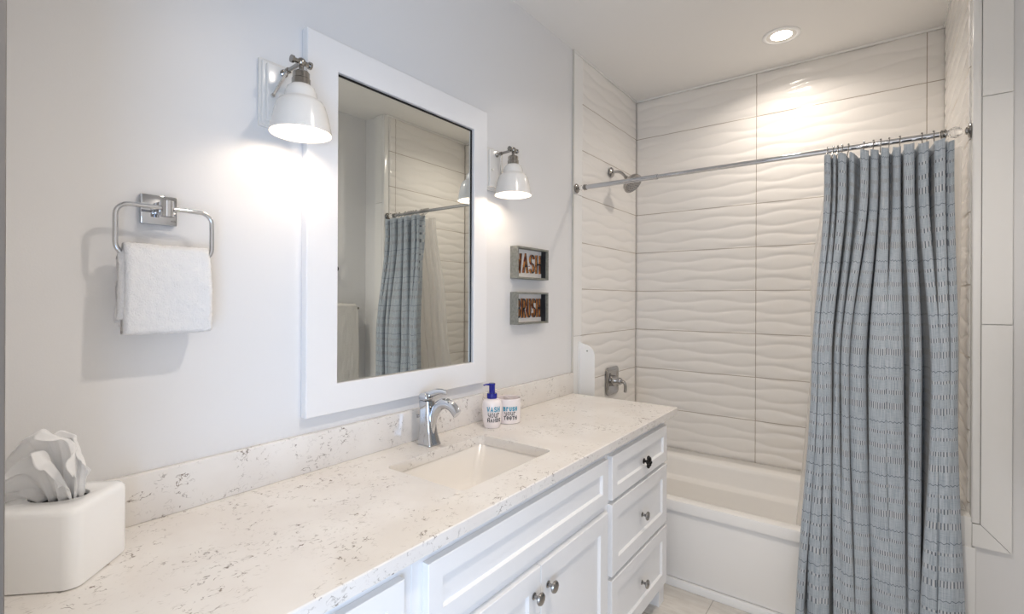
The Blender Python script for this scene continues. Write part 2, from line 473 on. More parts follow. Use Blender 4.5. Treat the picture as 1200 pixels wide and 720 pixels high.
b = BM(); box(b, XR - 0.014, XR, 0.09, 2.25, 0, 0.10, 0.003); struct('baseboard_right', b, M_trim, True)

# ------------------------------------------------------------------ bathtub
def bathtub():
    t = thing('bathtub', 'white alcove bathtub under the wavy tiled walls', 'bathtub', (0.76, 2.69, 0))
    x0, x1, y0, y1, zr = 0.012, 1.498, 2.288, YB - 0.012, 0.400
    b = BM()
    def L(ins_f, ins_b, ins_s, z, r):
        return [(x, y, z) for x, y in rrect(x0 + ins_s, x1 - ins_s, y0 + ins_f, y1 - ins_b, r, 8)]
    loops = [L(0, 0, 0, 0.352, .006), L(0, 0, 0, 0.388, .006), L(.003, .002, .002, 0.397, .008), L(.012, .004, .006, zr, .012),
             L(.055, .140, .07, zr, .05), L(.068, .150, .085, 0.394, .06), L(.074, .158, .093, 0.378, .065),
             L(.084, .170, .105, 0.300, .07), L(.090, .180, .112, 0.292, .07), L(.112, .208, .135, 0.286, .07), L(.118, .214, .142, 0.276, .07),
             L(.140, .235, .19, 0.12, .08), L(.170, .262, .24, 0.085, .09), L(.25, .33, .34, 0.075, .06)]
    loft(b, loops, cap0=False, cap1=True)
    obj('basin', b, M_tub, t, True, 50)
    b = BM(); box(b, x0, x1, y0 + 0.014, y0 + 0.034, 0.034, 0.353, 0.004)
    box(b, x0, x0 + 0.02, y0 + 0.034, y1, 0.0, 0.353); box(b, x1 - 0.02, x1, y0 + 0.034, y1, 0.0, 0.353)
    obj('apron', b, M_tub, t)
    b = BM(); box(b, x0, 1.498, y0 - 0.004, y0 + 0.014, 0.0, 0.036, 0.003); obj('base_strip', b, M_trim, t)
    b = BM(); lathe(b, [(0, 0.004), (0.028, 0.004), (0.032, 0.0), (0, 0.0)], (0.32, 2.62, 0.0755)); obj('drain', b, M_chrome, t)
    b = BM(); lathe(b, [(0, 0.008), (0.025, 0.008), (0.034, 0.0), (0, 0.0)], (0.170, 2.62, 0.215), (1, 0, 0.25)); obj('overflow_plate', b, M_chrome, t)
bathtub()

# ------------------------------------------------------------------ vanity
XF = 0.535          # face frame plane
def shaker(bm, y0, y1, z0, z1, x=XF, th=0.019, rail=0.055):
    """one five-piece door or drawer face seen from +x"""
    f = x + th
    outer = [(y0, z0), (y1, z0), (y1, z1), (y0, z1)]
    i0 = [(y0 + rail, z0 + rail), (y1 - rail, z0 + rail), (y1 - rail, z1 - rail), (y0 + rail, z1 - rail)]
    s = 0.004
    i1 = [(y0 + rail + s, z0 + rail + s), (y1 - rail - s, z0 + rail + s), (y1 - rail - s, z1 - rail - s), (y0 + rail + s, z1 - rail - s)]
    e = 0.0015
    o1 = [(y0 + e, z0 + e), (y1 - e, z0 + e), (y1 - e, z1 - e), (y0 + e, z1 - e)]
    loops = [[(x + 0.0005, *p) for p in outer], [(f - e, *p) for p in outer], [(f, *p) for p in o1], [(f, *p) for p in i0], [(f - 0.009, *p) for p in i1]]
    return loft(bm, loops)
def knob_bm(y, z, x=XF + 0.019):
    b = BM()
    lathe(b, [(0, 0), (0.0095, 0), (0.0095, 0.002), (0.005, 0.004), (0.0048, 0.013), (0.010, 0.017), (0.0160, 0.020), (0.0172, 0.023), (0.015, 0.0268), (0.008, 0.029), (0, 0.0296)], (x, y, z), (1, 0, 0), 24)
    return b
def flower_knob(y, z, x=XF + 0.019):
    b = BM()
    lathe(b, [(0, 0), (0.011, 0), (0.011, 0.002), (0.005, 0.004), (0.005, 0.016), (0, 0.016)], (x, y, z), (1, 0, 0), 20)
    for k in range(5):
        a = 2 * PI * k / 5 + 0.5
        r = bmesh.ops.create_uvsphere(b, u_segments=14, v_segments=10, radius=0.0088)
        bmesh.ops.transform(b, matrix=Matrix.Translation((x + 0.0205, y + 0.0115 * math.cos(a), z + 0.0155 * math.sin(a))) @ Matrix.Diagonal((0.8, 0.85, 1.15, 1)), verts=r['verts'])
    r = bmesh.ops.create_uvsphere(b, u_segments=14, v_segments=10, radius=0.008)
    bmesh.ops.translate(b, verts=r['verts'], vec=(x + 0.026, y, z))
    return b
def carcass(y0, y1, openings, legs):
    """box with face frame, dark reveal behind the fronts, two feet and a recessed toe board"""
    b = BM()
    box(b, 0.004, XF - 0.02, y0, y0 + 0.016, 0.075, 0.813); box(b, 0.004, XF - 0.02, y1 - 0.016, y1, 0.075, 0.813)
    box(b, 0.004, XF - 0.02, y0 + 0.016, y1 - 0.016, 0.075, 0.093); box(b, 0.004, 0.012, y0 + 0.016, y1 - 0.016, 0.093, 0.813)
    # face frame: stiles and rails
    box(b, XF - 0.02, XF, y0, y1, 0.078, 0.813, 0.001, 1)
    for (a, c) in legs: box(b, XF - 0.055, XF, a, c, 0.0, 0.0785, 0.001, 1); box(b, 0.03, 0.08, a, c, 0.0, 0.076)
    box(b, XF - 0.09, XF - 0.075, y0 + 0.005, y1 - 0.005, 0.0, 0.076)
    return b
def drawer_unit(y0, y1, fy0, fy1, label, legs, odd=False):
    t = thing('vanity_drawer_unit', label, 'cabinet', (0.27, (y0 + y1) / 2, 0))
    obj('body', carcass(y0, y1, None, legs), M_cab, t)
    for i, (z0, z1) in enumerate(((0.632, 0.785), (0.366, 0.6165), (0.102, 0.3505))):
        b = BM(); shaker(b, fy0, fy1, z0, z1, rail=0.042 if i == 0 else 0.052)
        d = obj('drawer', b, M_cab, t, True, 20)
        yc, zc = (fy0 + fy1) / 2 - 0.005, (z0 + z1) / 2
        if odd and i == 0:
            k = obj('knob', flower_knob(yc + 0.015, zc - 0.012), M_black, d); k['label'] = 'dark flower-shaped knob'
        else:
            obj('knob', knob_bm(yc, zc), M_steel, d)
    return t
drawer_unit(1.5635, 2.150, 1.580, 2.130, 'white three-drawer cabinet at the bathtub end of the vanity', [(2.092, 2.150)], odd=True)
drawer_unit(0.090, 0.6795, 0.098, 0.6465, 'white drawer cabinet below the counter at the tissue box end', [(0.092, 0.15)])
def sink_cabinet():
    y0, y1 = 0.680, 1.563
    t = thing('vanity_sink_cabinet', 'white two-door sink cabinet with a long false drawer front', 'cabinet', (0.27, (y0 + y1) / 2, 0))
    b = carcass(y0, y1, None, [])
    obj('body', b, M_cab, t)
    b = BM(); shaker(b, 0.710, 1.548, 0.634, 0.785, rail=0.042); obj('false_drawer_front', b, M_cab, t, True, 20)
    ym = 1.130
    for a, c, ky in ((0.710, ym - 0.0012, ym - 0.034), (ym + 0.0012, 1.548, ym + 0.036)):
        b = BM(); shaker(b, a, c, 0.102, 0.602, rail=0.055); d = obj('door', b, M_cab, t, True, 20)
        obj('knob', knob_bm(ky, 0.535), M_steel, d)
sink_cabinet()

# countertop with an undermount cut-out
SX0, SX1, SY0, SY1 = 0.152, 0.452, 0.925, 1.350
def countertop():
    b = BM(); Z0, Z1 = 0.8135, 0.844
    X0, X1, Y0, Y1 = 0.001, 0.564, 0.088, 2.240
    n = 8
    inner = rrect(SX0, SX1, SY0, SY1, 0.022, n)     # ccw from +x+y corner
    outer_c = [(X1, Y1), (X0, Y1), (X0, Y0), (X1, Y0)]
    e = 0.0025
    def add(x, y, z): return b.verts.new((x, y, z))
    tin = [add(x, y, Z1) for x, y in inner]; bin_ = [add(x, y, Z0) for x, y in inner]
    tco = [add(X1 - e, Y1 - e, Z1), add(X0, Y1 - e, Z1), add(X0, Y0, Z1), add(X1 - e, Y0, Z1)]
    mco = [add(X1, Y1, Z1 - e), add(X0, Y1, Z1 - e), add(X0, Y0, Z1 - e), add(X1, Y0, Z1 - e)]
    bco = [add(x, y, Z0) for x, y in outer_c]
    N = len(inner)
    for k in range(4):
        k2 = (k + 1) % 4
        seg = list(range(k * (n + 1), k * (n + 1) + n + 1)); nxt = seg[-1] + 1
        for s in range(n):
            b.faces.new((tco[k], tin[seg[s]], tin[seg[s + 1]])); b.faces.new((bco[k], bin_[seg[s + 1]], bin_[seg[s]]))
        b.faces.new((tco[k], tin[seg[-1]], tin[nxt % N], tco[k2])); b.faces.new((bco[k2], bin_[nxt % N], bin_[seg[-1]], bco[k]))
        b.faces.new((tco[k], tco[k2], mco[k2], mco[k])); b.faces.new((mco[k], mco[k2], bco[k2], bco[k]))
    for k in range(N): b.faces.new((tin[k], tin[(k + 1) % N], bin_[(k + 1) % N], bin_[k]))
    bmesh.ops.recalc_face_normals(b, faces=b.faces)
    tag(obj('countertop', b, M_quartz, None, True, 25), 'long white quartz countertop flecked with brown veins', 'countertop')
countertop()
b = BM(); box(b, 0.0008, 0.020, 0.088, 2.252, 0.8445, 0.950, 0.0015)
tag(obj('backsplash', b, M_quartz), 'low veined quartz backsplash strip along the vanity wall', 'backsplash')

def sink():
    t = thing('sink', 'white rectangular undermount sink set into the quartz counter', 'sink', ((SX0 + SX1) / 2, (SY0 + SY1) / 2, 0.66))
    b = BM(); g = 0.004
    def L(i, z, r): return [(x, y, z) for x, y in rrect(SX0 - g + i, SX1 + g - i, SY0 - g + i, SY1 + g - i, r, 8)]
    cx, cy = 0.27, (SY0 + SY1) / 2
    def Lb(fx, fy, z, r):
        return [(x, y, z) for x, y in rrect(cx - fx, cx + fx, cy - fy, cy + fy, r, 8)]
    loops = [L(-0.02, 0.800, 0.03), L(-0.02, 0.813, 0.03), L(0.0, 0.813, 0.028), L(0.004, 0.806, 0.028)]
    A = [(x, y, 0.73) for x, y in rrect(SX0 + 0.030, SX1 - 0.030, SY0 + 0.060, SY1 - 0.060, 0.03, 8)]
    B = [(x, y, 0.705) for x, y in rrect(SX0 + 0.050, SX1 - 0.050, SY0 + 0.085, SY1 - 0.085, 0.03, 8)]
    C = [(x, y, 0.698) for x, y in rrect(SX0 + 0.09, SX1 - 0.09, SY0 + 0.15, SY1 - 0.15, 0.03, 8)]
    loops += [A, B, C]
    loft(b, loops, cap0=False, cap1=True)
    obj('basin', b, M_basin, t, True, 40)
    b = BM(); lathe(b, [(0, 0.004), (0.018, 0.004), (0.022, 0.0), (0, 0.0)], (0.295, cy, 0.6985)); obj('drain', b, M_chrome, t)
sink()

# ------------------------------------------------------------------ faucet
def faucet():
    t = thing('faucet', 'chrome single-lever faucet behind the sink', 'faucet', (0.085, 1.158, 0.844))
    y = 1.158
    b = BM()
    # flared body, base to head
    def L(cx, hx, hy, z, r): return [(px, py, z) for px, py in rrect(cx - hx, cx + hx, y - hy, y + hy, r, 5)]
    loops = [L(.086, .033, .028, .8445, .008), L(.086, .033, .028, .849, .008), L(.086, .030, .0255, .857, .008), L(.084, .0255, .022, .885, .008),
             L(.081, .0225, .020, .920, .008), L(.079, .0215, .0195, .955, .008), L(.077, .0220, .0195, .985, .008), L(.077, .0220, .0195, .990, .008)]
    loft(b, loops); obj('body', b, M_chrome, t)
    b = BM()
    path = catmull([(.094, y, .885), (.103, y, .925), (.117, y, .960), (.142, y, .984), (.172, y, .990), (.197, y, .980), (.216, y, .962)], 6)
    n = len(path); rs = [.016 + .001 * math.sin(PI * i / n) + 0.002 * (i / n) for i in range(n)]
    tube(b, path, rs, 20, flat=0.62, up=(0, 1, 0)); obj('spout', b, M_chrome, t)
    b = BM(); loft(b, [L(.072, .018, .017, .9915, .006), L(.072, .019, .018, .995, .006), L(.072, .018, .017, 1.010, .006), L(.073, .015, .014, 1.014, .006)])
    h = obj('handle', b, M_chrome, t)
    b = BM()
    lv = catmull([(.075, y, 1.005), (.098, y, 1.014), (.125, y, 1.024), (.148, y, 1.027), (.168, y, 1.025)], 6)
    tube(b, lv, [.013 - .006 * i / (len(lv) - 1) for i in range(len(lv))], 16, flat=0.42, up=(0, 1, 0)); obj('lever', b, M_chrome, h)
    b = BM(); lathe(b, [(0, 0), (.004, 0), (.004, .012), (.0065, .014), (.0065, .019), (0, .021)], (.060, y - .006, .935), (-1, -.3, 0), 16); obj('drain_pull', b, M_chrome, t)
faucet()

# ------------------------------------------------------------------ stroke lettering
def arc(cx, cy, rx, ry, a0, a1, n=10):
    return [(cx + rx * math.cos(math.radians(a0 + (a1 - a0) * k / n)), cy + ry * math.sin(math.radians(a0 + (a1 - a0) * k / n))) for k in range(n + 1)]
GL = {
 'W': [[(0, 1), (.22, 0), (.5, .62), (.78, 0), (1, 1)]],
 'A': [[(0, 0), (.5, 1), (1, 0)], [(.2, .33), (.8, .33)]],
 'S': [arc(.5, .75, .45, .25, 20, 270, 12) + arc(.5, .25, .45, .25, 90, -160, 12)[1:]],
 'H': [[(0, 0), (0, 1)], [(1, 0), (1, 1)], [(0, .5), (1, .5)]],
 'B': [[(.05, 0), (.05, 1)], [(.05, 1)] + arc(.5, .76, .42, .24, 90, -90, 8) + [(.05, .52)], [(.05, .52)] + arc(.5, .26, .5, .26, 90, -90, 8) + [(.05, 0)]],
 'R': [[(.05, 0), (.05, 1)], [(.05, 1)] + arc(.5, .74, .45, .26, 90, -90, 8) + [(.05, .48)], [(.45, .48), (1, 0)]],
 'U': [[(0, 1), (0, .35)] + arc(.5, .35, .5, .35, 180, 360, 10) + [(1, 1)]],
 'N': [[(0, 0), (0, 1), (1, 0), (1, 1)]],
 'D': [[(.05, 0), (.05, 1)], [(.05, 1)] + arc(.35, .5, .6, .5, 90, -90, 10) + [(.05, 0)]],
 'T': [[(0, 1), (1, 1)], [(.5, 1), (.5, 0)]],
 'E': [arc(.5, .5, .5, .5, 0, 320, 14), [(.02, .5), (.98, .5)]],
 'r': [[(.1, 0), (.1, 1)], [(.1, .62)] + arc(.58, .6, .42, .36, 160, 40, 8)],
 'y': [[(0, 1), (0, .7)] + arc(.5, .68, .5, .38, 180, 360, 8) + [(1, 1)], [(1, 1), (1, .2)] + arc(.5, .15, .5, .35, 0, -140, 8)],
 'o': [arc(.5, .5, .5, .5, 0, 360, 16)],
 'u': [[(0, 1), (0, .4)] + arc(.5, .4, .5, .4, 180, 360, 8) + [(1, 1), (1, 0)]],
}
def ribbon(bm, pts, w, h0, h1, put, mi_front=0, mi_side=0):
    """stroke of width w along 2-D pts, extruded h0..h1; put(s, z, h) -> 3-D point"""
    P = [Vector((p[0], p[1])) for p in pts]
    closed = (P[0] - P[-1]).length < 1e-6
    if closed: P = P[:-1]
    n = len(P); Lq = []; Rq = []
    for i in range(n):
        if closed: a, c = P[i - 1], P[(i + 1) % n]
        else: a, c = P[max(i - 1, 0)], P[min(i + 1, n - 1)]
        d1 = (P[i] - a); d2 = (c - P[i])
        d1 = d1.normalized() if d1.length > 1e-9 else d2.normalized(); d2 = d2.normalized() if d2.length > 1e-9 else d1
        t = (d1 + d2); t = t.normalized() if t.length > 1e-4 else d1
        nrm = Vector((-t.y, t.x)); k = 1.0 / max(0.55, abs(nrm.dot(Vector((-d1.y, d1.x)))))
        q = P[i].copy()
        if not closed and i == 0: q = q - t * w * 0.45
        if not closed and i == n - 1: q = q + t * w * 0.45
        Lq.append(q + nrm * (w / 2 * k)); Rq.append(q - nrm * (w / 2 * k))
    V = [[bm.verts.new(put(p.x, p.y, h)) for p in side] for side in (Lq, Rq) for h in (h0, h1)]
    l0, l1, r0, r1 = V
    rng = range(n) if closed else range(n - 1)
    for i in rng:
        j = (i + 1) % n
        f = bm.faces.new((l1[i], r1[i], r1[j], l1[j])); f.material_index = mi_front
        for q in ((l0[i], l1[i], l1[j], l0[j]), (r1[i], r0[i], r0[j], r1[j]), (l0[j], r0[j], r0[i], l0[i])):
            f = bm.faces.new(q); f.material_index = mi_side
    if not closed:
        for i in (0, n - 1):
            f = bm.faces.new((l0[i], r0[i], r1[i], l1[i])); f.material_index = mi_side
def word(bm, text, s0, s1, z0, z1, w, h0, h1, put, gap=0.22, lower=None, **kw):
    """text fitted between s0..s1; z0..z1 base and top"""
    n = len(text); cw = (s1 - s0) / (n + (n - 1) * gap)
    for i, ch in enumerate(text):
        x = s0 + i * cw * (1 + gap)
        zz0, zz1 = z0, z1
        for st in GL[ch]:
            pts = [(x + w / 2 + p[0] * (cw - w), zz0 + w / 2 + p[1] * (zz1 - zz0 - w)) for p in st]
            ribbon(bm, pts, w, h0, h1, put, **kw)

# ------------------------------------------------------------------ soap pump and tumbler
def wrap(cx, cy, facing):
    def mk(rad):
        def put(s, z, h):
            r = rad(z) + h; a = facing + s / rad(z)
            return (cx + r * math.cos(a), cy + r * math.sin(a), z)
        return put
    return mk
def soap():
    cx, cy, z0 = 0.112, 1.462, 0.8442
    t = thing('soap_dispenser', 'white soap bottle with a cobalt blue pump head', 'soap dispenser', (cx, cy, z0))
    prof = [(0.0, 0.0), (.0285, 0.0), (.0305, .002), (.0345, .020), (.0372, .045), (.0385, .070), (.0380, .088), (.0355, .099), (.029, .106), (.020, .109), (0, .109)]
    b = BM(); lathe(b, prof, (cx, cy, z0), n=48); obj('bottle', b, M_pink, t)
    def rad(z):
        h = z - z0
        for (r0, h0), (r1, h1) in zip(prof[1:], prof[2:]):
            if h0 <= h <= h1 and h1 > h0: return r0 + (r1 - r0) * (h - h0) / (h1 - h0)
        return .037
    put = wrap(cx, cy, math.atan2(0 - cy, 1.2913 - cx) + 0.12)(rad)
    for nm, text, zb, zt, s0, s1, w, mt in (('printed_word', 'WASH', .063, .083, -.024, .028, .0036, M_teal), ('printed_word', 'your', .042, .0605, -.020, .026, .0026, M_greyink), ('printed_word', 'HANDS', .0245, .040, -.022, .032, .0028, M_ink)):
        b = BM(); word(b, text, s0, s1, z0 + zb, z0 + zt, w, -0.0005, 0.0006, put); obj(nm, b, mt, t, False)
    b = BM(); lathe(b, [(0, 0), (.0185, 0), (.0195, .002), (.0195, .017), (.0175, .020), (.0, .020)], (cx, cy, z0 + .1085), n=32)
    p = obj('pump', b, M_blue, t)
    b = BM(); lathe(b, [(0, 0), (.0115, 0), (.0115, .030), (.0125, .033), (.0120, .038), (0, .039)], (cx, cy, z0 + .128), n=24)
    v = Vector((-0.35, -0.9, 0)).normalized()   # nozzle direction
    c = Vector((cx, cy, z0 + .162))
    tube(b, [c - v * .008, c + v * .012, c + v * .026 + Vector((0, 0, .001)), c + v * .036 + Vector((0, 0, -.001))], [.0085, .0075, .0058, .0050], 14, flat=0.55, up=(0, 0, 1))
    obj('nozzle', b, M_blue, p)
def tumbler():
    cx, cy, z0, R, H = 0.112, 1.566, 0.8442, 0.0495, 0.096
    t = thing('toothbrush_tumbler', 'white divided toothbrush tumbler beside the soap bottle', 'tumbler', (cx, cy, z0))
    b = BM(); lathe(b, [(0, 0), (R - .004, 0), (R - .001, .002), (R, .006), (R, H - .002), (R - .0015, H), (R - .003, H - .001), (R - .0035, .006), (0, .005)], (cx, cy, z0), n=56)
    obj('cup', b, M_pink, t)
    b = BM(); box(b, cx - R + .003, cx + R - .003, cy - .0015, cy + .0015, z0 + .005, z0 + H - .004)
    bmesh.ops.rotate(b, verts=b.verts, cent=(cx, cy, z0), matrix=Matrix.Rotation(math.radians(-30), 3, 'Z')); obj('divider', b, M_pink, t)
    put = wrap(cx, cy, math.atan2(0 - cy, 1.2913 - cx) + 0.05)(lambda z: R)
    for text, zb, zt, s0, s1, w, mt in (('BrUSH', .051, .068, -.023, .034, .0036, M_teal), ('your', .034, .049, -.017, .027, .0025, M_greyink), ('TEETH', .017, .032, -.021, .033, .0028, M_ink)):
        b = BM(); word(b, text, s0, s1, z0 + zb, z0 + zt, w, -0.0005, 0.0006, put); obj('printed_word', b, mt, t, False)
soap(); tumbler()

# ------------------------------------------------------------------ tissue box
def tissue():
    cx, cy, z0, H, hs = 0.125, 0.224, 0.8442, 0.135, 0.0735
    t = thing('tissue_box', 'square white ceramic tissue box cover on the counter', 'tissue box', (cx, cy, z0))
    ca, sa = math.cos(math.radians(45)), math.sin(math.radians(45))
    def rot(p, z): return (cx + p[0] * ca - p[1] * sa, cy + p[0] * sa + p[1] * ca, z0 + z)
    def L(i, z, r): return [rot(p, z) for p in rrect(-hs + i, hs - i, -hs + i, hs - i, r, 8)]
    N = 36
    b = BM()
    def hole(rx, ry, z):
        out = []
        for k in range(N):
            a = 2 * PI * k / N + PI / 4 - PI / 4 * 1.0
            out.append(rot((rx * math.cos(a), ry * math.sin(a)), z))
        return out
    def L36(i, z, r): return [rot(p, z) for p in rrect(-hs + i, hs - i, -hs + i, hs - i, r, 8)]
    loops = [L36(.004, 0, .022), L36(.001, .002, .022), L36(0, .006, .022), L36(0, H - .012, .022), L36(.001, H - .006, .022), L36(.004, H - .002, .022), L36(.010, H, .02), hole(.046, .034, H), hole(.0445, .0325, H - .001), hole(.044, .032, H - .008)]
    loft(b, loops, cap0=True, cap1=False)
    obj('cover', b, M_ceramic, t, True, 40)
    b = BM(); prism(b, [(p[0], p[1]) for p in hole(.046, .034, 0)], 'z', z0 + H - .03, z0 + H - .009); obj('opening', b, M_dark, t)  # near-black plug below the hole, the box's inner shade painted as colour
    # the tissue: a gathered sheet flaring out of the opening
    tl = thing('tissue', 'crumpled white tissue sticking out of the box cover', 'tissue', (cx, cy, z0 + H))
    rnd = random.Random(3)
    b = BM()
    R2 = Vector((math.cos(YAW), math.sin(YAW), 0)); D2 = Vector((-math.sin(YAW), math.cos(YAW), 0))
    base = Vector((cx, cy, z0 + H - .006))
    def sheet(offd, seed, xs, hs_):
        def fn(u, v):
            # lateral spread grows with v; folds run from the opening to the free edge
            k = min(u * (len(xs) - 1), len(xs) - 1.0001); i = int(k); f = k - i; f = f * f * (3 - 2 * f)
            xt = xs[i] * (1 - f) + xs[i + 1] * f; ht = hs_[i] * (1 - f) + hs_[i + 1] * f
            x0 = -.036 + .072 * u
            e = v ** 0.85
            lat = x0 * (1 - e) + xt * e
            up = ht * (math.sin(min(1.0, v * 1.18) * PI / 2) ** 0.9) * (1 - .35 * max(0.0, v - .72) ** 1.2)
            fold = (.004 + .006 * v) * math.sin(seed + u * 11.0 + 1.2 * math.sin(u * 5 + v * 2)) * (0.5 + .5 * v) + .0032 * math.sin(seed * 2 + u * 23 + v * 3) * (1 - .5 * v) + .0014 * math.sin(u * 51 + v * 9)
            dep = offd * (0.4 + v * 0.6) + fold - .034 * max(0.0, v - .45) ** 1.5
            return base + R2 * lat + D2 * dep + Vector((0, 0, up + .003 * math.sin(u * 23 + v * 11)))
        grid_mesh(b, fn, 60, 26)
    sheet(-.012, 0.4, [-.100, -.085, -.045, -.012, .018, .042, .048], [.012, .070, .112, .128, .116, .090, .050])
    sheet(.010, 2.0, [-.090, -.060, -.030, -.005, .020, .046, .052], [.020, .060, .098, .118, .112, .080, .048])
    sheet(-.030, 3.3, [-.110, -.090, -.060, -.032, -.006, .012, .028], [.004, .022, .052, .088, .098, .074, .030])
    o = obj('sheet', b, M_tissue, tl, True, 180)
    md = o.modifiers.new('thick', 'SOLIDIFY'); md.thickness = 0.0008
tissue()

# ------------------------------------------------------------------ mirror
def mirror():
    y0, y1, z0, z1 = 0.753, 1.533, 0.997, 2.081      # frame outside
    gy0, gy1, gz0, gz1 = 0.851, 1.452, 1.083, 1.991  # glass opening
    t = thing('mirror', 'rectangular vanity mirror in a wide white frame', 'mirror', (0, (y0 + y1) / 2, z0))
    b = BM(); xo, xi, xg = 0.026, 0.026, 0.0125
    def mb(poly):
        prism(b, poly, 'x', 0.0005, xo)
    o = [(y0, z0), (y1, z0), (y1, z1), (y0, z1)]; i = [(gy0, gz0), (gy1, gz0), (gy1, gz1), (gy0, gz1)]
    e = 0.002
    def ring(x, r): return [(x, *p) for p in r]
    oo = [(y0 + e, z0 + e), (y1 - e, z0 + e), (y1 - e, z1 - e), (y0 + e, z1 - e)]
    ii = [(gy0 - e, gz0 - e), (gy1 + e, gz0 - e), (gy1 + e, gz1 + e), (gy0 - e, gz1 + e)]
    loft(b, [ring(0.0005, o), ring(xo - e, o), ring(xo, oo), ring(xo, ii), ring(xo - e, i), ring(0.0118, i), ring(0.0005, i)], False, False)
    obj('frame', b, M_frame, t, True, 30)
    b = BM(); box(b, 0.0008, 0.0122, gy0 + 0.0008, gy1 - 0.0008, gz0 + 0.0008, gz1 - 0.0008)
    obj('glass', b, M_mirror, t, False)
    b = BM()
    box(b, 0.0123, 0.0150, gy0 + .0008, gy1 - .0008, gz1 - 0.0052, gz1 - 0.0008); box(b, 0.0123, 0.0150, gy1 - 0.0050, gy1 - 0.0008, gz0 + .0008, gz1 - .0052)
    obj('dark_rabbet_edge', b, M_black, t, False)  # black rabbet edge along the top and one side of the glass
mirror()

# ------------------------------------------------------------------ sconces
def sconce(y, label, side):
    zr = 1.748; xs = 0.113
    t = thing('wall_sconce', label, 'wall light', (0.0, y, 1.865), 'bell shade sconces flanking the mirror')
    b = BM()
    box(b, 0.0006, 0.010, y - .055, y + .055, 1.777, 1.953, 0.0015); box(b, 0.010, 0.017, y - .050, y + .050, 1.782, 1.948, 0.003, 3); box(b, 0.0168, 0.028, y - .042, y + .042, 1.790, 1.940, 0.003, 3)
    obj('backplate', b, M_shade, t)
    b = BM()
    tube(b, [(0.026, y, 1.924), (0.05, y, 1.926), (xs, y, 1.930)], .0052, 14)
    lathe(b, [(0, 0), (.010, 0), (.010, .005), (.0065, .008), (0, .008)], (0.027, y, 1.924), (1, 0, 0), 20)
    lathe(b, [(.0052, 0), (.0078, .001), (.0078, .008), (.0052, .009)], (0.046, y, 1.926), (1, 0, 0), 20)
    a = obj('arm', b, M_nickel, t)
    b = BM(); tube(b, [(0.030, y + side * .030, 1.856), (0.047, y, 1.926)], .0030, 10); lathe(b, [(0, 0), (.0055, 0), (.005, .006), (0, .007)], (0.0275, y + side * .030, 1.856), (1, 0, 0), 16)
    lathe(b, [(0, 0), (.0045, 0), (.004, .005), (0, .006)], (0.0275, y - side * .030, 1.856), (1, 0, 0), 16)
    obj('strut', b, M_silver, t)
    b = BM()
    r = bmesh.ops.create_uvsphere(b, u_segments=20, v_segments=14, radius=.0115); bmesh.ops.translate(b, verts=r['verts'], vec=(xs, y, 1.930))
    tube(b, [(xs, y - .021, 1.930), (xs, y + .021, 1.930)], .0062, 16)
    lathe(b, [(0, 0), (.0095, 0), (.0095, .006), (0, .006)], (xs, y - .021, 1.930), (0, -1, 0), 20); lathe(b, [(0, 0), (.0095, 0), (.0095, .006), (0, .006)], (xs, y + .021, 1.930), (0, 1, 0), 20)
    lathe(b, [(0, 0), (.0062, 0), (.0062, -.03), (0, -.03)], (xs, y, 1.926), (0, 0, 1), 16)
    obj('swivel', b, M_nickel, t)
    b = BM(); lathe(b, [(0, 1.905), (.018, 1.905), (.0205, 1.902), (.0205, 1.888), (.0225, 1.886), (.0225, 1.870), (0, 1.870)], (xs, y, 0), n=36)
    obj('socket_cap', b, M_nickel, t)
    b = BM()
    out = [(.0180, 1.872), (.026, 1.870), (.0325, 1.864), (.0375, 1.852), (.0400, 1.838), (.0420, 1.834), (.0520, 1.829), (.0585, 1.819), (.0635, 1.802), (.0685, 1.780), (.0725, 1.760), (.0745, zr)]
    inn = [(r - .0016, z if k < len(out) - 1 else zr) for k, (r, z) in enumerate(out)][::-1]
    lathe(b, out + [(.0738, zr - .0008)] + inn, (xs, y, 0), n=56)
    obj('shade', b, M_shade, t, True, 50)
    b = BM(); lathe(b, [(0, 1.770), (.012, 1.7715), (.021, 1.778), (.0245, 1.788), (.0235, 1.800), (.017, 1.814), (.012, 1.824), (.012, 1.850), (0, 1.850)], (xs, y, 0), n=28)
    obj('bulb', b, M_bulb, t)
sconce(0.684, 'white bell sconce between the towel ring and the mirror', -1)
sconce(1.590, 'white bell sconce above the two word signs', 1)

# ------------------------------------------------------------------ towel ring and towel
def towel_ring():
    t = thing('towel_ring', 'chrome towel ring with a square plate beside the mirror', 'towel ring', (0, 0.41, 1.525))
    b = BM(); box(b, 0.0006, 0.013, 0.376, 0.444, 1.492, 1.557, 0.002); obj('wall_plate', b, M_chrome, t)
    b = BM(); box(b, 0.0125, 0.050, 0.398, 0.422, 1.514, 1.538, 0.002); lathe(b, [(0, -.017), (.0125, -.017), (.0125, .017), (0, .017)], (0.057, 0.410, 1.5225), (0, 0, 1), 28); obj('post', b, M_chrome, t)
    b = BM(); pts = [(0.058, p[0], p[1]) for p in rrect(0.3195, 0.4985, 1.418, 1.523, .024, 8)]
    tube(b, pts, .0048, 14, closed=True); obj('ring', b, M_chrome, t)
towel_ring()
def fuzz(bm, amp, sc, seed):
    from mathutils import noise as N
    bm.normal_update()
    for v in bm.verts:
        q = v.co * sc + Vector((seed, seed, seed))
        v.co += v.normal * (amp * N.noise(q) + amp * 0.5 * N.noise(q * 2.7))
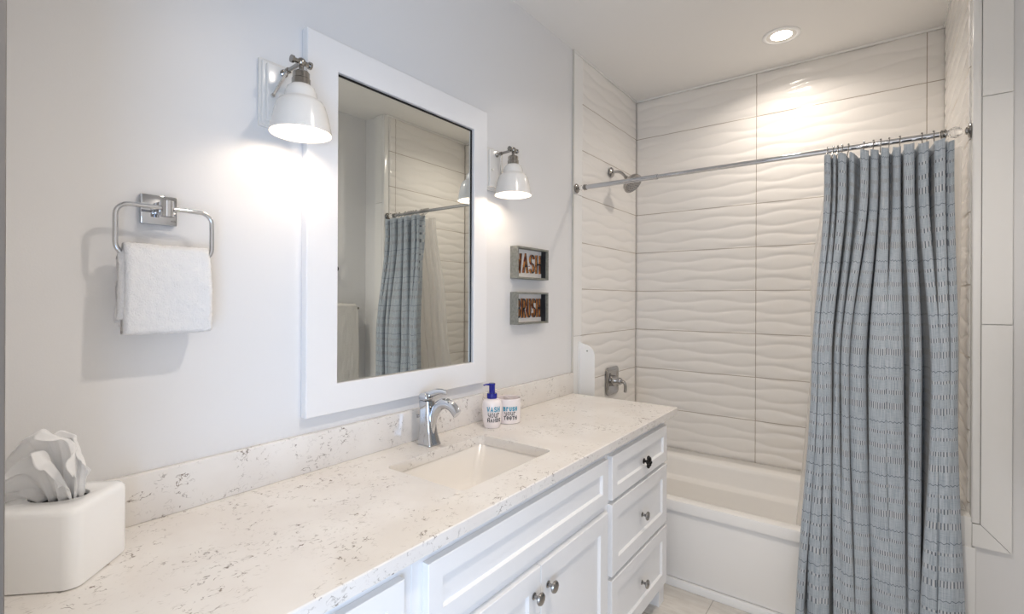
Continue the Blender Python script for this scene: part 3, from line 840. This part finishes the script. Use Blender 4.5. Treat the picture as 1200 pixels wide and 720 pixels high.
def drape(bm, yc, w, x_bar, z_bar, r_in, th, zf, zb, seed, ny=46, dy=0.0, axis_flip=1.0, bulge=0.006):
    """towel folded over a bar along y: closed profile in x-z swept in y"""
    prof = []
    ro = r_in + th
    out = [(ro + bulge, zf), (ro + bulge * 1.3, zf + (z_bar - zf) * .3), (ro + bulge, zf + (z_bar - zf) * .7), (ro, z_bar)]
    out += [(ro * math.cos(a), z_bar + ro * math.sin(a) * .9) for a in (PI * .2, PI * .4, PI * .6, PI * .8)]
    out += [(-ro, z_bar), (-ro, zb + (z_bar - zb) * .5), (-ro, zb)]
    inn = [(-r_in * .2, zb), (-r_in * .3, z_bar - .01), (0.0, z_bar + r_in * .6), (r_in * .3, z_bar - .01), (r_in * .4, zf)]
    P = catmull([(p[0], 0, p[1]) for p in out], 6)
    I = catmull([(p[0], 0, p[1]) for p in inn], 5)
    # rounded bottoms
    f0 = [(lambda c, R, a: (c[0] + R * math.cos(a), 0, c[1] + .55 * R * math.sin(a)))(((out[0][0] + inn[-1][0]) / 2, zf), (out[0][0] - inn[-1][0]) / 2, a) for a in (-PI * .8, -PI * .6, -PI * .4, -PI * .2)]
    f1 = [(lambda c, R, a: (c[0] + R * math.cos(a), 0, c[1] + .55 * R * math.sin(a)))(((out[-1][0] + inn[0][0]) / 2, zb), abs(out[-1][0] - inn[0][0]) / 2, a) for a in (-PI * .8, -PI * .6, -PI * .4, -PI * .2)]
    loop = [Vector(p) for p in f0] + list(P) + [Vector(p) for p in f1] + list(I)
    rings = []
    for j in range(ny + 1):
        s = j / ny; e = min(s, 1 - s) * w
        rr = 0.010
        shr = 1.0 if e >= rr else math.sqrt(max(0.0, 1 - ((rr - e) / rr) ** 2)) * 0.6 + 0.4
        cx = sum(p.x for p in loop) / len(loop)
        ring = []
        for p in loop:
            hang = max(0, (z_bar - p.z)) / max(1e-6, (z_bar - zf))
            x = p.x if e >= rr else (p.x - math.copysign(min(abs(p.x), (1 - shr) * .012), p.x))
            yy = yc + dy + (s - .5) * w * (1.0 + .03 * hang)
            ring.append(Vector((x_bar + axis_flip * x, yy, p.z)))
        rings.append(ring)
    loft(bm, rings)
    return bm
b = BM()
drape(b, 0.410, 0.158, 0.058, 1.423, .006, .017, 1.262, 1.275, 1.0)
drape(b, 0.402, 0.150, 0.052, 1.418, .002, .012, 1.290, 1.283, 2.0, dy=-.002)
bmesh.ops.subdivide_edges(b, edges=[e for e in b.edges if e.calc_length() > .006], cuts=1, use_grid_fill=True)
fuzz(b, .0016, 160, 3.1); fuzz(b, .002, 30, 9.1)
tag(obj('hand_towel', b, M_towel, None, True, 180), 'folded white hand towel hanging in the chrome ring', 'towel')

# ------------------------------------------------------------------ word signs
def sign(text, z0, z1, label):
    y0, y1, d = 1.7215, 1.9705, 0.042
    t = thing('word_sign', label, 'sign', (0, (y0 + y1) / 2, z0), 'shadow box word signs')
    b = BM(); w = .008
    box(b, 0.0006, d, y0, y0 + w, z0, z1, .001, 1); box(b, 0.0006, d, y1 - w, y1, z0, z1, .001, 1)
    box(b, 0.0006, d, y0 + w, y1 - w, z0, z0 + w, .001, 1); box(b, 0.0006, d, y0 + w, y1 - w, z1 - w, z1, .001, 1)
    obj('box_frame', b, M_wood, t, False)
    b = BM(); box(b, 0.001, 0.006, y0 + w, y1 - w, z0 + w, z1 - w); obj('back_board', b, M_board, t, False)
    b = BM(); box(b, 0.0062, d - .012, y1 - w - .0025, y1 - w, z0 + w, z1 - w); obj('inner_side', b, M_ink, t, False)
    def put(s, z, h): return (h, s, z)
    n = len(text); s0, s1 = y0 + .025, y1 - .031; gap = .36; cw = (s1 - s0) / (n + (n - 1) * gap)
    for i, ch in enumerate(text):
        b = BM(); x = s0 + i * cw * (1 + gap)
        word(b, ch, x, x + cw, z0 + .028, z1 - .028, .0072, .0110, .0200, put, mi_front=1, mi_side=0)
        for p in ((.3, .25), (.7, .75)):
            tube(b, [(.0055, x + cw * (.12 if ch != 'A' else .3), z0 + .03 + .04 * p[1]), (.014, x + cw * (.12 if ch != 'A' else .3), z0 + .03 + .04 * p[1])], .0015, 8)
        bmesh.ops.recalc_face_normals(b, faces=b.faces)
        obj('letter', b, [M_copper, M_ink], t, False)
sign('WASH', 1.4205, 1.5625, 'framed sign with metal letters reading WASH')
sign('BRUSH', 1.2190, 1.3615, 'framed sign with metal letters reading BRUSH')

# ------------------------------------------------------------------ shower fittings
def shower_head():
    y = 2.706
    t = thing('overhead_shower', 'chrome shower head on a bent wall arm', 'shower head', (0.0, y, 2.088))
    b = BM(); lathe(b, [(0, 0), (.030, 0), (.031, .003), (.027, .008), (.018, .012), (.010, .016), (0, .016)], (0.012, y, 2.088), (1, 0, 0), 32); obj('flange', b, M_fit, t)
    b = BM(); tube(b, catmull([(0.022, y, 2.088), (0.055, y, 2.086), (0.080, y, 2.074), (0.104, y, 2.048)], 6), .0085, 14); obj('arm', b, M_fit, t)
    n = Vector((.72, -.10, -.70)).normalized(); c = Vector((.108, y, 2.043))
    b = BM(); r = bmesh.ops.create_uvsphere(b, u_segments=20, v_segments=14, radius=.0125); bmesh.ops.translate(b, verts=r['verts'], vec=c); obj('ball_joint', b, M_steel, t)
    b = BM(); lathe(b, [(0, .004), (.014, .004), (.017, .012), (.030, .022), (.048, .034), (.058, .046), (.061, .056), (.061, .066), (.057, .069), (0, .069)], c, n, 44); h = obj('head', b, M_fit, t)
    b = BM(); lathe(b, [(0, .0695), (.055, .0695), (.053, .0715), (0, .0725)], c, n, 44)
    s, u = frame_axes(n)
    for rr, k in ((.014, 6), (.028, 12), (.043, 18)):
        for i in range(k):
            a = 2 * PI * i / k; q = c + n * .0715 + s * (rr * math.cos(a)) + u * (rr * math.sin(a))
            lathe(b, [(0, .003), (.0022, .0025), (.0026, 0)], q, n, 6)
    f = obj('spray_face', b, M_steel, h)
shower_head()
def valve():
    y, z = 2.732, 0.845
    t = thing('shower_valve', 'chrome shower valve with a square plate and lever', 'shower valve', (0, y, z))
    b = BM(); hs = .083
    def L(x, i, r): return [(x, p[0], p[1]) for p in rrect(y - hs + i, y + hs - i, z - hs + i, z + hs - i, r, 8)]
    loft(b, [L(.011, 0, .026), L(.016, .001, .026), L(.020, .008, .022), L(.0205, .022, .018), L(.015, .030, .014)]); obj('plate', b, M_fit, t)
    b = BM(); lathe(b, [(0, 0), (.033, 0), (.032, .012), (.026, .028), (.022, .034), (.022, .050), (.018, .056), (0, .057)], (.0148, y, z), (1, 0, 0), 36); h = obj('handle', b, M_fit, t)
    b = BM(); tube(b, catmull([(.058, y, z), (.075, y, z + .001), (.092, y, z - .008), (.097, y, z - .030), (.095, y, z - .062)], 6), [.0095] * 12 + [.0085] * 12 + [.0080], 16); obj('lever', b, M_fit, h)
valve()
def guard():
    t = thing('splash_guard', 'tall white plastic splash guard standing on the tub rim', 'splash guard', (0.05, 2.335, 0.402))
    b = BM(); x1, z0, z1, R = 0.098, 0.4025, 1.102, 0.060
    poly = [(0.010, z0), (x1, z0)] + [(x1 - R + R * math.cos(a), z1 - .010 - R + R * math.sin(a)) for a in [PI / 2 * k / 10 for k in range(11)]] + [(0.010, z1)]
    fs = prism(b, poly, 'y', 2.333, 2.338); box(b, 0.0095, 0.0145, 2.315, 2.339, z0, z1 + .004, .001, 1)
    obj('panel', b, M_plastic, t, False)
    b = BM(); lathe(b, [(0, 0), (.0042, 0), (.0036, .002), (0, .0025)], (.055, 2.333, 1.058), (0, -1, 0), 16); obj('screw', b, M_steel, t)
guard()

# ------------------------------------------------------------------ curtain rod, rings, curtain, liner
RY, RZ = 2.290, 1.916
def rod():
    t = thing('curtain_rod', 'chrome shower curtain rod with clear ball ends', 'curtain rod', (0.77, RY, RZ))
    b = BM(); tube(b, [(0.062, RY, RZ), (0.44, RY, RZ)], .0118, 20); tube(b, [(0.438, RY, RZ), (0.448, RY, RZ)], .0128, 20); obj('outer_tube', b, M_chrome, t)
    b = BM(); tube(b, [(0.446, RY, RZ), (1.462, RY, RZ)], .0100, 20); obj('inner_tube', b, M_chrome, t)
    for x, s, xb in ((0.0095, 1, .040), (1.5445, -1, 1.503)):
        b = BM(); lathe(b, [(0, 0), (.024, 0), (.0255, .003), (.022, .007), (.013, .010), (.012, .014), (.007, .016), (0, .016)], (x, RY, RZ), (s, 0, 0), 32); obj('wall_flange', b, M_nickel, t)
        big = s < 0
        b = BM(); lathe(b, [(0, -.020), (.008, -.019), (.016, -.012), (.0195, -.002), (.0195, .002), (.016, .012), (.008, .019), (0, .020)] if big else [(0, -.013), (.009, -.011), (.013, 0), (.009, .011), (0, .013)], (xb, RY, RZ), (1, 0, 0), 12 if big else 24); obj('clear_ball', b, M_clear, t, True, 10)
        c0 = xb + s * (.020 if big else .013)
        b = BM(); lathe(b, [(0, 0), (.010, 0), (.0155, .003), (.0155, .008), (.0125, .010), (.0145, .013), (.0145, .017), (.0118, .019), (0, .019)], (c0, RY, RZ), (s, 0, 0), 28); obj('collar', b, M_nickel, t)
rod()
def ux(u): return 1.1226 + (u - 967) * .002495
def uxb(u): return 1.040 + (u - 935) * .002500
TOP = [(968, 976), (979, 982.5), (985.5, 995.5), (999.5, 1005.5), (1013, 1022.5), (1025, 1034), (1037.5, 1046), (1051, 1059.5), (1063, 1074), (1079, 1090), (1096, 1107), (1109, 1118)]
MID = [(955, 962), (963, 971), (972, 979), (982, 990), (991, 1000), (1002, 1021), (1024, 1043), (1043.5, 1062), (1070, 1083), (1092, 1100), (1101, 1110), (1111, 1119)]
BOT = [(935, 947), (951, 966), (967, 980), (983, 995), (996, 1010), (1011, 1028), (1031, 1050), (1051, 1068), (1069, 1081), (1083, 1098), (1099, 1113), (1114, 1127)]
DT = [.075, .08, .10, .09, .10, .085, .10, .10, .09, .10, .09]
DM = [.006, .006, .10, .05, .09, .11, .005, .14, .14, .007, .006]
DB = [.09, .008, .10, .006, .007, .11, .007, .008, .12, .007, .006]
def plan(F, D, fx, y, bul, deep=.03):
    """plan curve of one height: pleat fronts F joined by folds of depth D; shallow folds join fronts into one bulging panel"""
    panels = [[0]]
    for i, d in enumerate(D):
        if d < deep: panels[-1].append(i + 1)
        else: panels.append([i + 1])
    P = []
    for n_, pan in enumerate(panels):
        xa, xb = fx(F[pan[0]][0]), fx(F[pan[-1]][1]); xc, hw = (xa + xb) / 2, (xb - xa) / 2
        bb = min(.030, bul + .35 * hw); off = (-.008, .006, -.002, .010)[n_ % 4] + (.035 if n_ == len(panels) - 1 and len(panels) > 8 else 0)
        for i in pan:
            x0, x1 = fx(F[i][0]), fx(F[i][1])
            for q in (x0, (x0 + x1) / 2, x1):
                P.append((q, y + off + .012 - bb * (1 - ((q - xc) / hw) ** 2) - (.0015 if q not in (x0, x1) else 0)))
            if i < len(F) - 1:
                xm = (x1 + fx(F[i + 1][0])) / 2
                if i == pan[-1]:
                    yb = y + off + D[i]; x2 = fx(F[i + 1][0]); x3 = fx(F[i + 1][1])
                    ha = min(.006, .25 * (x1 - x0)); hb = min(.006, .25 * (x3 - x2)); g = min(.004, (x2 - x1) * .3)
                    P += [(x1 - ha + g, y + off + .55 * D[i]), (xm - .003, yb), (xm + .003, yb), (x2 + hb - g, y + off + .55 * D[i])]
                else:
                    yb = y + off + .012 - bb * (1 - ((xm - xc) / hw) ** 2) + D[i]
                    P += [(xm - .0012, yb - .5 * D[i]), (xm - .0004, yb), (xm + .0004, yb), (xm + .0012, yb - .5 * D[i])]
    return np.array([tuple(v)[:2] for v in catmull([(p[0], p[1], 0) for p in P], 5)])
ZTOP, ZBOT = 1.880, 0.100
def smooth(t): return t * t * (3 - 2 * t)
def curtain():
    A = plan(TOP, DT, ux, RY - .085, .004); B = plan(MID, DM, ux, RY - .135, .008); C = plan(BOT, DB, uxb, RY - .140, .008)
    nv = 110; n = len(A)
    sl = np.concatenate([[0], np.cumsum(np.hypot(*np.diff(B, axis=0).T))])
    sl *= 1.0
    verts = []; uvs = []
    for j in range(nv + 1):
        t = j / nv
        if t < .06: P = A + (B - A) * 0.0
        elif t < .45: P = A + (B - A) * smooth((t - .06) / .39)
        else: P = B + (C - B) * smooth((t - .45) / .55) if t < 1 else C
        for k in range(n):
            x, y = P[k]
            wob = .0035 * math.sin(t * 9 + k * .11) * t
            top = .004 * math.sin(k * .37)
            verts.append((x + wob, y + wob * .6 + .002 * math.sin(t * 23 + k * .5) * t, ZTOP + top * (1 - t) + (ZBOT - ZTOP) * t))
            uvs.append((sl[k] + .05 * 0, ZTOP + (ZBOT - ZTOP) * t + .006 * math.sin(k * .045) * t))
    faces = [(j * n + k, j * n + k + 1, (j + 1) * n + k + 1, (j + 1) * n + k) for j in range(nv) for k in range(n - 1)]
    me = bpy.data.meshes.new('shower_curtain'); me.from_pydata(verts, [], faces); me.update()
    ul = me.uv_layers.new(name='UVMap')
    for lp in me.loops: ul.data[lp.index].uv = uvs[lp.vertex_index]
    for p in me.polygons: p.use_smooth = True
    me.materials.append(M_curtain)
    o = bpy.data.objects.new('shower_curtain', me); COL.objects.link(o)
    md = o.modifiers.new('cloth', 'SOLIDIFY'); md.thickness = .0014; md.offset = 0
    tag(o, 'blue-grey pleated shower curtain with stitched horizontal stripes', 'shower curtain')
curtain()
def liner():
    b = BM()
    def fn(u, v):
        z = ZTOP - .004 + (0.20 - ZTOP) * v
        x0 = 1.122 - .057 * smooth(min(1, v / .30)) - .14 * max(0.0, v - .5); x1 = 1.527 - .010 * max(0, v - .8)
        x = x0 + (x1 - x0) * u
        y = RY + .055 + .10 * smooth(min(1, v * 1.15)) + (.010 + .010 * v) * math.sin(u * 42 + .6 * math.sin(v * 3)) + .006 * math.sin(u * 95)
        return (x, y, z)
    grid_mesh(b, fn, 110, 40)
    o = obj('curtain_liner', b, M_liner, None, True, 180)
    tag(o, 'frosted vinyl liner hanging inside the tub behind the curtain', 'curtain liner')
liner()
ORD = ['first', 'second', 'third', 'fourth', 'fifth', 'sixth', 'seventh', 'eighth', 'ninth', 'tenth', 'eleventh', 'twelfth']
HK = [1.130, 1.148, 1.164, 1.178, 1.198, 1.246, 1.275, 1.297, 1.322, 1.353, 1.415, 1.447]
ring0 = None
for i, x in enumerate(HK[::-1]):
    lab = '%s chrome curtain ring counted from the clear ball finial' % ORD[i]
    if ring0 is None:
        ring0 = thing('curtain_ring', lab, 'curtain ring', (x, RY, RZ), 'curtain rings on the rod')
        b = BM(); pts = [(x + .002 * math.sin(a), RY + .0145 * math.cos(a) * (1 if math.sin(a) > 0 else .8) + (0 if math.sin(a) > 0 else .060 * math.sin(a)), RZ - .001 + (.0150 * math.sin(a) if math.sin(a) > 0 else .046 * math.sin(a))) for a in [2 * PI * k / 28 for k in range(28)]]
        tube(b, pts, .0013, 8, closed=True); obj('wire', b, M_nickel, ring0)
        b = BM(); r = bmesh.ops.create_uvsphere(b, u_segments=12, v_segments=8, radius=.0034); bmesh.ops.translate(b, verts=r['verts'], vec=(x, RY, RZ + .0150)); obj('roller_bead', b, M_nickel, ring0)
        x_first = x
    else:
        dup(ring0, (x - x_first, 0, 0), lab)

# ------------------------------------------------------------------ recessed lights
def downlight(x, y, watts, label):
    t = thing('recessed_light', label, 'ceiling light', (x, y, CEIL))
    b = BM(); lathe(b, [(.084, -.0005), (.085, -.004), (.080, -.007), (.070, -.0065), (.066, -.0045)], (x, y, CEIL), (0, 0, 1), 48); obj('trim_ring', b, M_plastic, t)
    b = BM(); lathe(b, [(.066, -.0045), (.060, -.0035), (.052, -.0030), (.047, -.0020)], (x, y, CEIL), (0, 0, 1), 48); obj('baffle', b, M_shade, t)
    b = BM(); lathe(b, [(0, -.0030), (.040, -.0028), (.047, -.0018), (.047, -.0006), (0, -.0006)], (x, y, CEIL), (0, 0, 1), 40); obj('lens', b, M_lens, t)
    d = bpy.data.lights.new('recessed_lamp', 'AREA'); d.shape = 'DISK'; d.size = 0.09; d.energy = watts; d.color = WARM2[:3]; d.spread = math.radians(150 if watts < 5.5 else 135)
    o = bpy.data.objects.new('recessed_lamp', d); COL.objects.link(o); o.location = (x, y, CEIL - 0.008)
downlight(0.902, 2.747, DOWN_E, 'round recessed ceiling light glowing over the bathtub')
downlight(1.25, 1.02, ROOM_E, 'round recessed ceiling light over the middle of the room')

# ------------------------------------------------------------------ what the mirror shows on the opposite wall
def robe_hook():
    t = thing('towel_bar', 'wall towel bar on the opposite wall seen in the mirror', 'towel bar', (XR, 1.87, 1.285))
    b = BM(); tube(b, [(XR - .065, 1.60, 1.262), (XR - .065, 2.165, 1.262)], .008, 14); obj('bar', b, M_nickel, t)
    for y in (1.61, 2.155):
        b = BM(); lathe(b, [(0, 0), (.024, 0), (.022, .008), (.010, .012), (.010, .062), (0, .064)], (XR - .0006, y, 1.262), (-1, 0, 0), 24); obj('bracket', b, M_nickel, t)
    t2 = thing('robe_hook', 'round dark hook above the towel on the opposite wall', 'hook', (XR, 1.99, 1.54))
    b = BM(); lathe(b, [(0, 0), (.030, 0), (.030, .008), (.012, .012), (.012, .034), (.022, .040), (.022, .048), (0, .050)], (XR - .0006, 1.990, 1.535), (-1, 0, 0), 28); obj('peg', b, M_black, t2)
    b = BM()
    drape(b, 1.985, 0.30, XR - .065, 1.262, .009, .026, 0.735, 0.80, 5.0, ny=60, axis_flip=-1.0, bulge=.012)
    fuzz(b, .006, 18, 2.2); fuzz(b, .002, 110, 4.4)
    tag(obj('bath_towel', b, M_towel2, None, True, 180), 'cream bath towel over the opposite wall bar, seen in the mirror', 'towel')
robe_hook()
